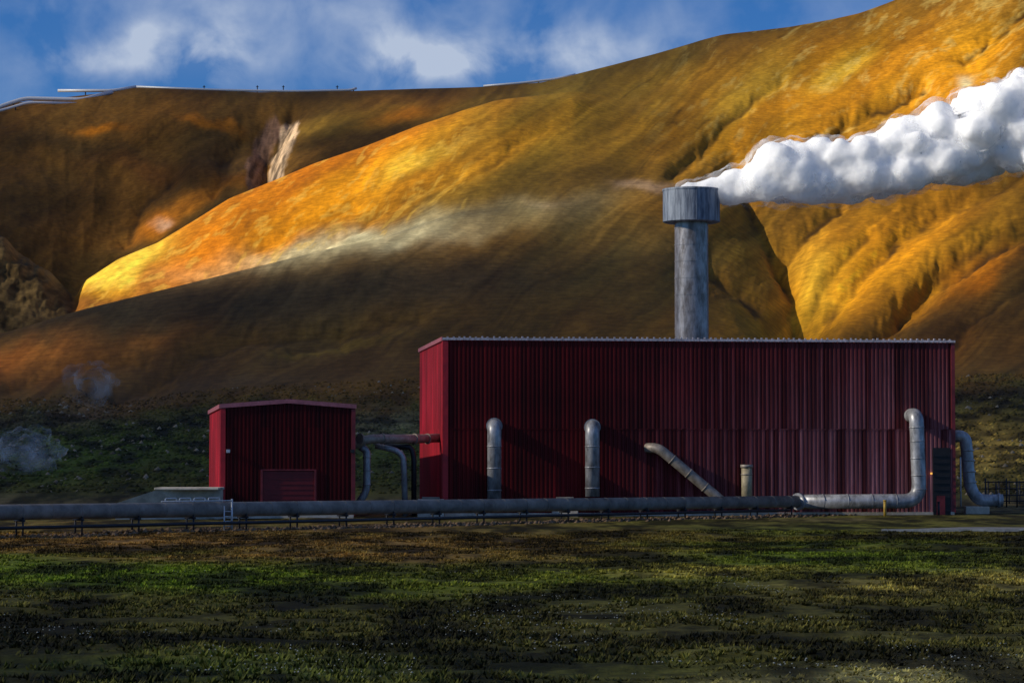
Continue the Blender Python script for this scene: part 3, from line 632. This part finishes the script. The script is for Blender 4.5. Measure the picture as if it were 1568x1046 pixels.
def hp(name,pts,r):
    e=empty(name); P=[from_px(x,y,Y) for x,y,Y in pts]; tube('run',P,r,M_hill,e,bend=6,n=10)
    for a,b in zip(P[:-1],P[1:]):
        n=max(1,int((b-a).length/25))
        for k in range(n):
            c=a+(b-a)*(k+.5)/n; tube('leg_%d_%d'%(int(a.x),k),[c,c+Vector((0,0,-9))],.5,M_dark,e,n=6)
hp('plateau_pipeline',[(-60,188,2060),(0,160,2070),(34,149,2075),(122,151,2080),(168,139,2100)],1.7)
hp('plateau_pipeline.001',[(-60,180,2040),(0,167,2050),(40,155,2055),(120,157,2060)],1.1)
hp('plateau_pipeline.002',[(85,137,2150),(170,137,2150),(205,131,2160)],1.3)
hp('plateau_pipeline.003',[(205,131,2170),(330,136,2170),(450,138,2170),(535,136,2170),(545,133,2170)],1.0)
hp('plateau_pipeline.004',[(740,130,2120),(800,125,2120),(850,119,2120),(882,112,2120)],1.0)
for i,px in enumerate((310,392,432,515)):
    e=empty('plateau_mast' if i==0 else 'plateau_mast.%03d'%i); tube('mast',[from_px(px,145,2195),from_px(px,129,2195)],.4,M_dark,e,n=6); tube('arm',[from_px(px-2,131,2195),from_px(px+2,131,2195)],.3,M_dark,e,n=6)

# ------------------------------------------------------------------ service road (right)
xs=np.linspace(34,140,120); t=np.linspace(0,1,8)
RX=np.broadcast_to(xs[None,:],(8,120)).copy(); RY=(241+0.03*(xs[None,:]-34))+ (9*np.clip((xs[None,:]-33)/10,0.05,1))*t[:,None]; RZ=gz(RX,RY)*0.3+(-1.78)*.7+.10
M_road=simple_mat('gravel_asphalt',(.25,.23,.20),.9,0,.3,2,bump=.3)
ro=grid_mesh('service_road',RX,RY,RZ,None,M_road)
v=[];f=[]
for i in range(120):
    z=float(RZ[0,i]); y=float(RY[0,i]); x=float(xs[i]); v+=[(x,y-.35,z-.4),(x,y-.35,z+.1),(x,y-.004,z+.1),(x,y-.004,z-.4)]
for i in range(119):
    a=i*4; f+=[(a,a+4,a+5,a+1),(a+1,a+5,a+6,a+2),(a+2,a+6,a+7,a+3)]
mesh_obj('road_kerb',v,f,M_conc)

# ------------------------------------------------------------------ scattered things
def bulk(name,co,faces,colv,mat):
    me=bpy.data.meshes.new(name); k=faces.shape[1]
    me.vertices.add(len(co)); me.vertices.foreach_set('co',co.astype(np.float32).ravel())
    me.loops.add(faces.size); me.loops.foreach_set('vertex_index',faces.astype(np.int32).ravel())
    me.polygons.add(len(faces)); me.polygons.foreach_set('loop_start',(np.arange(len(faces))*k).astype(np.int32)); me.update(calc_edges=True)
    if colv is not None:
        at=me.attributes.new('point_tone','FLOAT_COLOR','POINT'); at.data.foreach_set('color',np.concatenate([colv,np.ones((len(colv),1))],1).astype(np.float32).ravel())
    me.materials.append(mat); return link(bpy.data.objects.new(name,me))
def scatter(n,y0,y1,wid=.225):
    Y=np.sqrt(rng.random(n)*(y1*y1-y0*y0)+y0*y0); X=(rng.random(n)*2-1)*wid*Y; return X,Y
mg,nt,bs=new_mat('grass_blades'); at=N(nt,'ShaderNodeAttribute',attribute_name='point_tone'); nt.links.new(at.outputs['Color'],bs.inputs['Base Color']); bs.inputs['Roughness'].default_value=.8; bs.inputs['Specular IOR Level'].default_value=.2
n=100000; X,Y=scatter(n,48,240); dens=vnoise(X/3,Y/3,301)+.6*vnoise(X/.9,Y/.9,302); keep=dens>.66; X=X[keep];Y=Y[keep]; n=len(X)
Z=gz(X,Y); px=CX+X/(K*Y); py=HOR-(Z-HC)/(K*Y)
gravel=(py>1000+np.clip((1568-px)/30,-5,40)) & (px>900)
col=field_color(px,py,X,Y)*(0.5+1.5*rng.random((n,1))**1.5)*np.array([1.08,1.05,.8])
hgt=(0.06+.12*rng.random(n))*np.where(gravel,.5,1)
nb=5; co=[];cl=[]
for b in range(nb):
    a=rng.random(n)*6.283; r=.14+.2*rng.random(n); bx=X+np.cos(a)*.06; by=Y+np.sin(a)*.06
    tx=X+np.cos(a)*r; ty=Y+np.sin(a)*r; wdt=.04+.03*rng.random(n)+Y*.00012; nxv=-np.sin(a)*wdt; nyv=np.cos(a)*wdt
    p0=np.stack([bx-nxv,by-nyv,Z-.05],-1); p1=np.stack([bx+nxv,by+nyv,Z-.05],-1); p2=np.stack([tx,ty,Z+hgt*(.7+.5*rng.random(n))],-1)
    co.append(np.stack([p0,p1,p2],1)); cl.append(np.stack([col*.6,col*.6,col*1.35],1))
co=np.concatenate(co).reshape(-1,3); cl=np.clip(np.concatenate(cl).reshape(-1,3),0,1)
bulk('grass',co,np.arange(len(co)).reshape(-1,3),cl,mg)
def octs(name,X,Y,Z,s,mat,colv=None,flat=.8):
    n=len(X); d=np.array([[1,0,0],[0,1,0],[-1,0,0],[0,-1,0],[0,0,1],[0,0,-1]],float); d=np.stack([d]*n)
    d=d*(0.7+.6*rng.random((n,6,1))); d[...,2]*=flat; a=rng.random(n)*6.28; c,s_=np.cos(a)[:,None],np.sin(a)[:,None]
    xx=d[...,0]*c-d[...,1]*s_; yy=d[...,0]*s_+d[...,1]*c
    co=np.stack([X[:,None]+xx*s[:,None],Y[:,None]+yy*s[:,None],Z[:,None]+d[...,2]*s[:,None]],-1).reshape(-1,3)
    f=np.array([[0,1,4],[1,2,4],[2,3,4],[3,0,4],[1,0,5],[2,1,5],[3,2,5],[0,3,5]]); F_=(np.arange(n)[:,None,None]*6+f[None]).reshape(-1,3)
    return bulk(name,co,F_,None if colv is None else np.repeat(colv,6,0),mat)
X,Y=scatter(6000,62,150); k=(fbm(X/6,Y/14,311,3)+(X/(K*Y)+CX>850)*.15)>.24; X=X[k];Y=Y[k]
octs('pebbles',X,Y,gz(X,Y)+.09,.012+.024*rng.random(len(X)),simple_mat('pale_pebbles',(.5,.49,.40),.9,0,.2))
s=rng.random(7000)*(Lp+70)-60; o=rng.normal(0,1.8,7000)
X=B.x+dirp.x*s+perp.x*o; Y=B.y+dirp.y*s+perp.y*o
octs('rubble',X,Y,gz(X,Y)+.03,.06+.28*rng.random(len(X))**3,mg,np.repeat(lin(120,98,76)[None],len(X),0)*(.3+1.2*rng.random((len(X),1))))
sel=np.argwhere((YG>360)&(YG<560)&(PXG>-30)&(PXG<1600)); pick=sel[rng.choice(len(sel),3200,replace=False)]
X=XG[pick[:,0],pick[:,1]];Y=YG[pick[:,0],pick[:,1]];Z=ZG[pick[:,0],pick[:,1]]; k=fbm(X/30,Y/30,321,3)>-.05; X,Y,Z=X[k],Y[k],Z[k]
octs('boulders',X,Y,Z,.12+.55*rng.random(len(X))**4,mg,np.repeat(lin(140,128,108)[None],len(X),0)*(.3+.9*rng.random((len(X),1))))
pick=sel[rng.choice(len(sel),16000,replace=False)]; X=XG[pick[:,0],pick[:,1]]+rng.normal(0,.3,16000);Y=YG[pick[:,0],pick[:,1]];Z=ZG[pick[:,0],pick[:,1]]; cc=C[pick[:,0],pick[:,1]]
octs('tussocks',X,Y,Z,.2+.35*rng.random(len(X)),mg,cc*(.5+1.0*rng.random((len(X),1))),flat=.7)

# ------------------------------------------------------------------ steam plume
bm=bmesh.new()
env=[(1062,283,300),(1085,270,308),(1110,264,314),(1150,243,316),(1185,213,318),(1230,208,318),(1300,212,316),(1350,195,312),(1400,168,304),(1440,150,296),(1490,128,288),(1540,108,276),(1600,85,268),(1680,60,256),(1800,30,244)]
ex=[e_[0] for e_ in env]; et=[e_[1] for e_ in env]; eb=[e_[2] for e_ in env]
for i in range(420):
    px=1064+ (1800-1064)*(random.random()**1.15); top=np.interp(px,ex,et); bot=np.interp(px,ex,eb)-3; hgt=bot-top
    r=min(hgt*.42,random.uniform(12,36)*(0.5+.5*min(1,(px-1060)/160)))
    t=random.random(); py=top+r*.95+(hgt-1.9*r)*t if hgt>2*r else (top+bot)/2
    dep=random.uniform(-1,1)*max(0,(hgt/2-r*.7))*K*CY*.9
    p=from_px(px,py,CY); m=Matrix.Translation((p.x,CY+dep,p.z))@Matrix.Diagonal((r*K*CY*1.15,r*K*CY,r*K*CY*.95,1))
    bmesh.ops.create_icosphere(bm,subdivisions=2,radius=1,matrix=m)
for px,py,r in ((1045,290,8),(1058,288,12),(1075,286,14),(1072,290,12),(1095,285,20),(1105,288,22),(1120,288,25),(1140,285,28)):
    p=from_px(px,py,CY); bmesh.ops.create_icosphere(bm,subdivisions=2,radius=1,matrix=Matrix.Translation(p)@Matrix.Diagonal((r*.08,)*3+(1,)))
me=bpy.data.meshes.new('puffs'); bm.to_mesh(me); bm.free()
pe=empty('steam_plume')
def vapour_shell_mat(name,alpha,lo=.40,hi=.62,sc=.5):
    mt=bpy.data.materials.new(name); mt.use_nodes=True; nt=mt.node_tree; nt.nodes.clear()
    out=N(nt,'ShaderNodeOutputMaterial'); df=N(nt,'ShaderNodeBsdfDiffuse'); tl=N(nt,'ShaderNodeBsdfTranslucent'); ad=N(nt,'ShaderNodeMixShader'); tr=N(nt,'ShaderNodeBsdfTransparent'); mx=N(nt,'ShaderNodeMixShader')
    df.inputs[0].default_value=(.95,.96,.98,1); tl.inputs[0].default_value=(.95,.96,.98,1); ad.inputs[0].default_value=.4
    nt.links.new(df.outputs[0],ad.inputs[1]); nt.links.new(tl.outputs[0],ad.inputs[2]); nt.links.new(tr.outputs[0],mx.inputs[1]); nt.links.new(ad.outputs[0],mx.inputs[2])
    g=N(nt,'ShaderNodeNewGeometry'); n1=N(nt,'ShaderNodeTexNoise'); n1.inputs['Scale'].default_value=sc; n1.inputs['Detail'].default_value=4; nt.links.new(g.outputs['Position'],n1.inputs['Vector'])
    r_=N(nt,'ShaderNodeMapRange'); r_.inputs['From Min'].default_value=lo; r_.inputs['From Max'].default_value=hi; r_.inputs['To Max'].default_value=alpha; nt.links.new(n1.outputs['Fac'],r_.inputs['Value'])
    nt.links.new(r_.outputs[0],mx.inputs[0]); nt.links.new(mx.outputs[0],out.inputs[0]); return mt
ms,nt,bs=new_mat('steam'); bs.inputs['Base Color'].default_value=(.95,.96,.99,1); bs.inputs['Roughness'].default_value=1; bs.inputs['Specular IOR Level'].default_value=0
bs.inputs['Subsurface Weight'].default_value=1; bs.inputs['Subsurface Radius'].default_value=(1,1,1); bs.inputs['Subsurface Scale'].default_value=3.2
def shell(name,grow,mat,disp,its=9):
    m_=me.copy(); o=link(bpy.data.objects.new(name,m_),pe)
    rm=o.modifiers.new('remesh','REMESH'); rm.mode='VOXEL'; rm.voxel_size=.25; rm.use_smooth_shade=True
    sm=o.modifiers.new('sm','SMOOTH'); sm.iterations=its; sm.factor=.6
    for sc,stg in disp:
        tx=bpy.data.textures.new('puff%g'%sc,'CLOUDS'); tx.noise_scale=sc; tx.noise_depth=2
        dsp=o.modifiers.new('d','DISPLACE'); dsp.texture=tx; dsp.strength=stg; dsp.mid_level=.5; dsp.texture_coords='LOCAL'
    g_=o.modifiers.new('grow','DISPLACE'); g_.strength=grow; g_.mid_level=0
    m_.materials.append(mat)
shell('core',-.05,ms,((2.8,1.2),(1.1,.35)),16)
shell('haze',.45,vapour_shell_mat('haze_vapour',.30,.42,.66,.4),((2.5,1.5),(1.0,.5)),16)
def wisp(name,c,R,alpha):
    e=empty(name,c)
    for i,(s_,dx,dz) in enumerate(((1,0,0),(.68,.12,.05),(.4,-.1,-.1))):
        bm=bmesh.new(); bmesh.ops.create_icosphere(bm,subdivisions=5,radius=1)
        m_=bpy.data.meshes.new('veil_%d'%i); bm.to_mesh(m_); bm.free()
        for p in m_.polygons: p.use_smooth=True
        o=link(bpy.data.objects.new('veil_%d'%i,m_),e); o.scale=(R[0]*s_,R[1]*s_,R[2]*s_); o.location=(dx*R[0],0,dz*R[2])
        tx=bpy.data.textures.new('w','CLOUDS'); tx.noise_scale=.5; tx.noise_depth=4
        d_=o.modifiers.new('d','DISPLACE'); d_.texture=tx; d_.strength=.9; d_.texture_coords='LOCAL'
        m_.materials.append(vapour_shell_mat(name+'_v%d'%i,alpha,.42,.72,.28))
wisp('steam_wisp',from_px(35,694,385),(5.5,4,4),.20)
wisp('steam_wisp.001',from_px(138,588,470),(4.5,4,4),.10)

# ------------------------------------------------------------------ camera
cam=bpy.data.cameras.new('camera'); co_=bpy.data.objects.new('camera',cam); link(co_)
co_.location=(0,0,HC); co_.rotation_euler=(math.radians(90)+math.atan(177/4000),0,0)
cam.lens=36*4000/1568; cam.sensor_width=36; cam.clip_start=.5; cam.clip_end=30000
scene.camera=co_
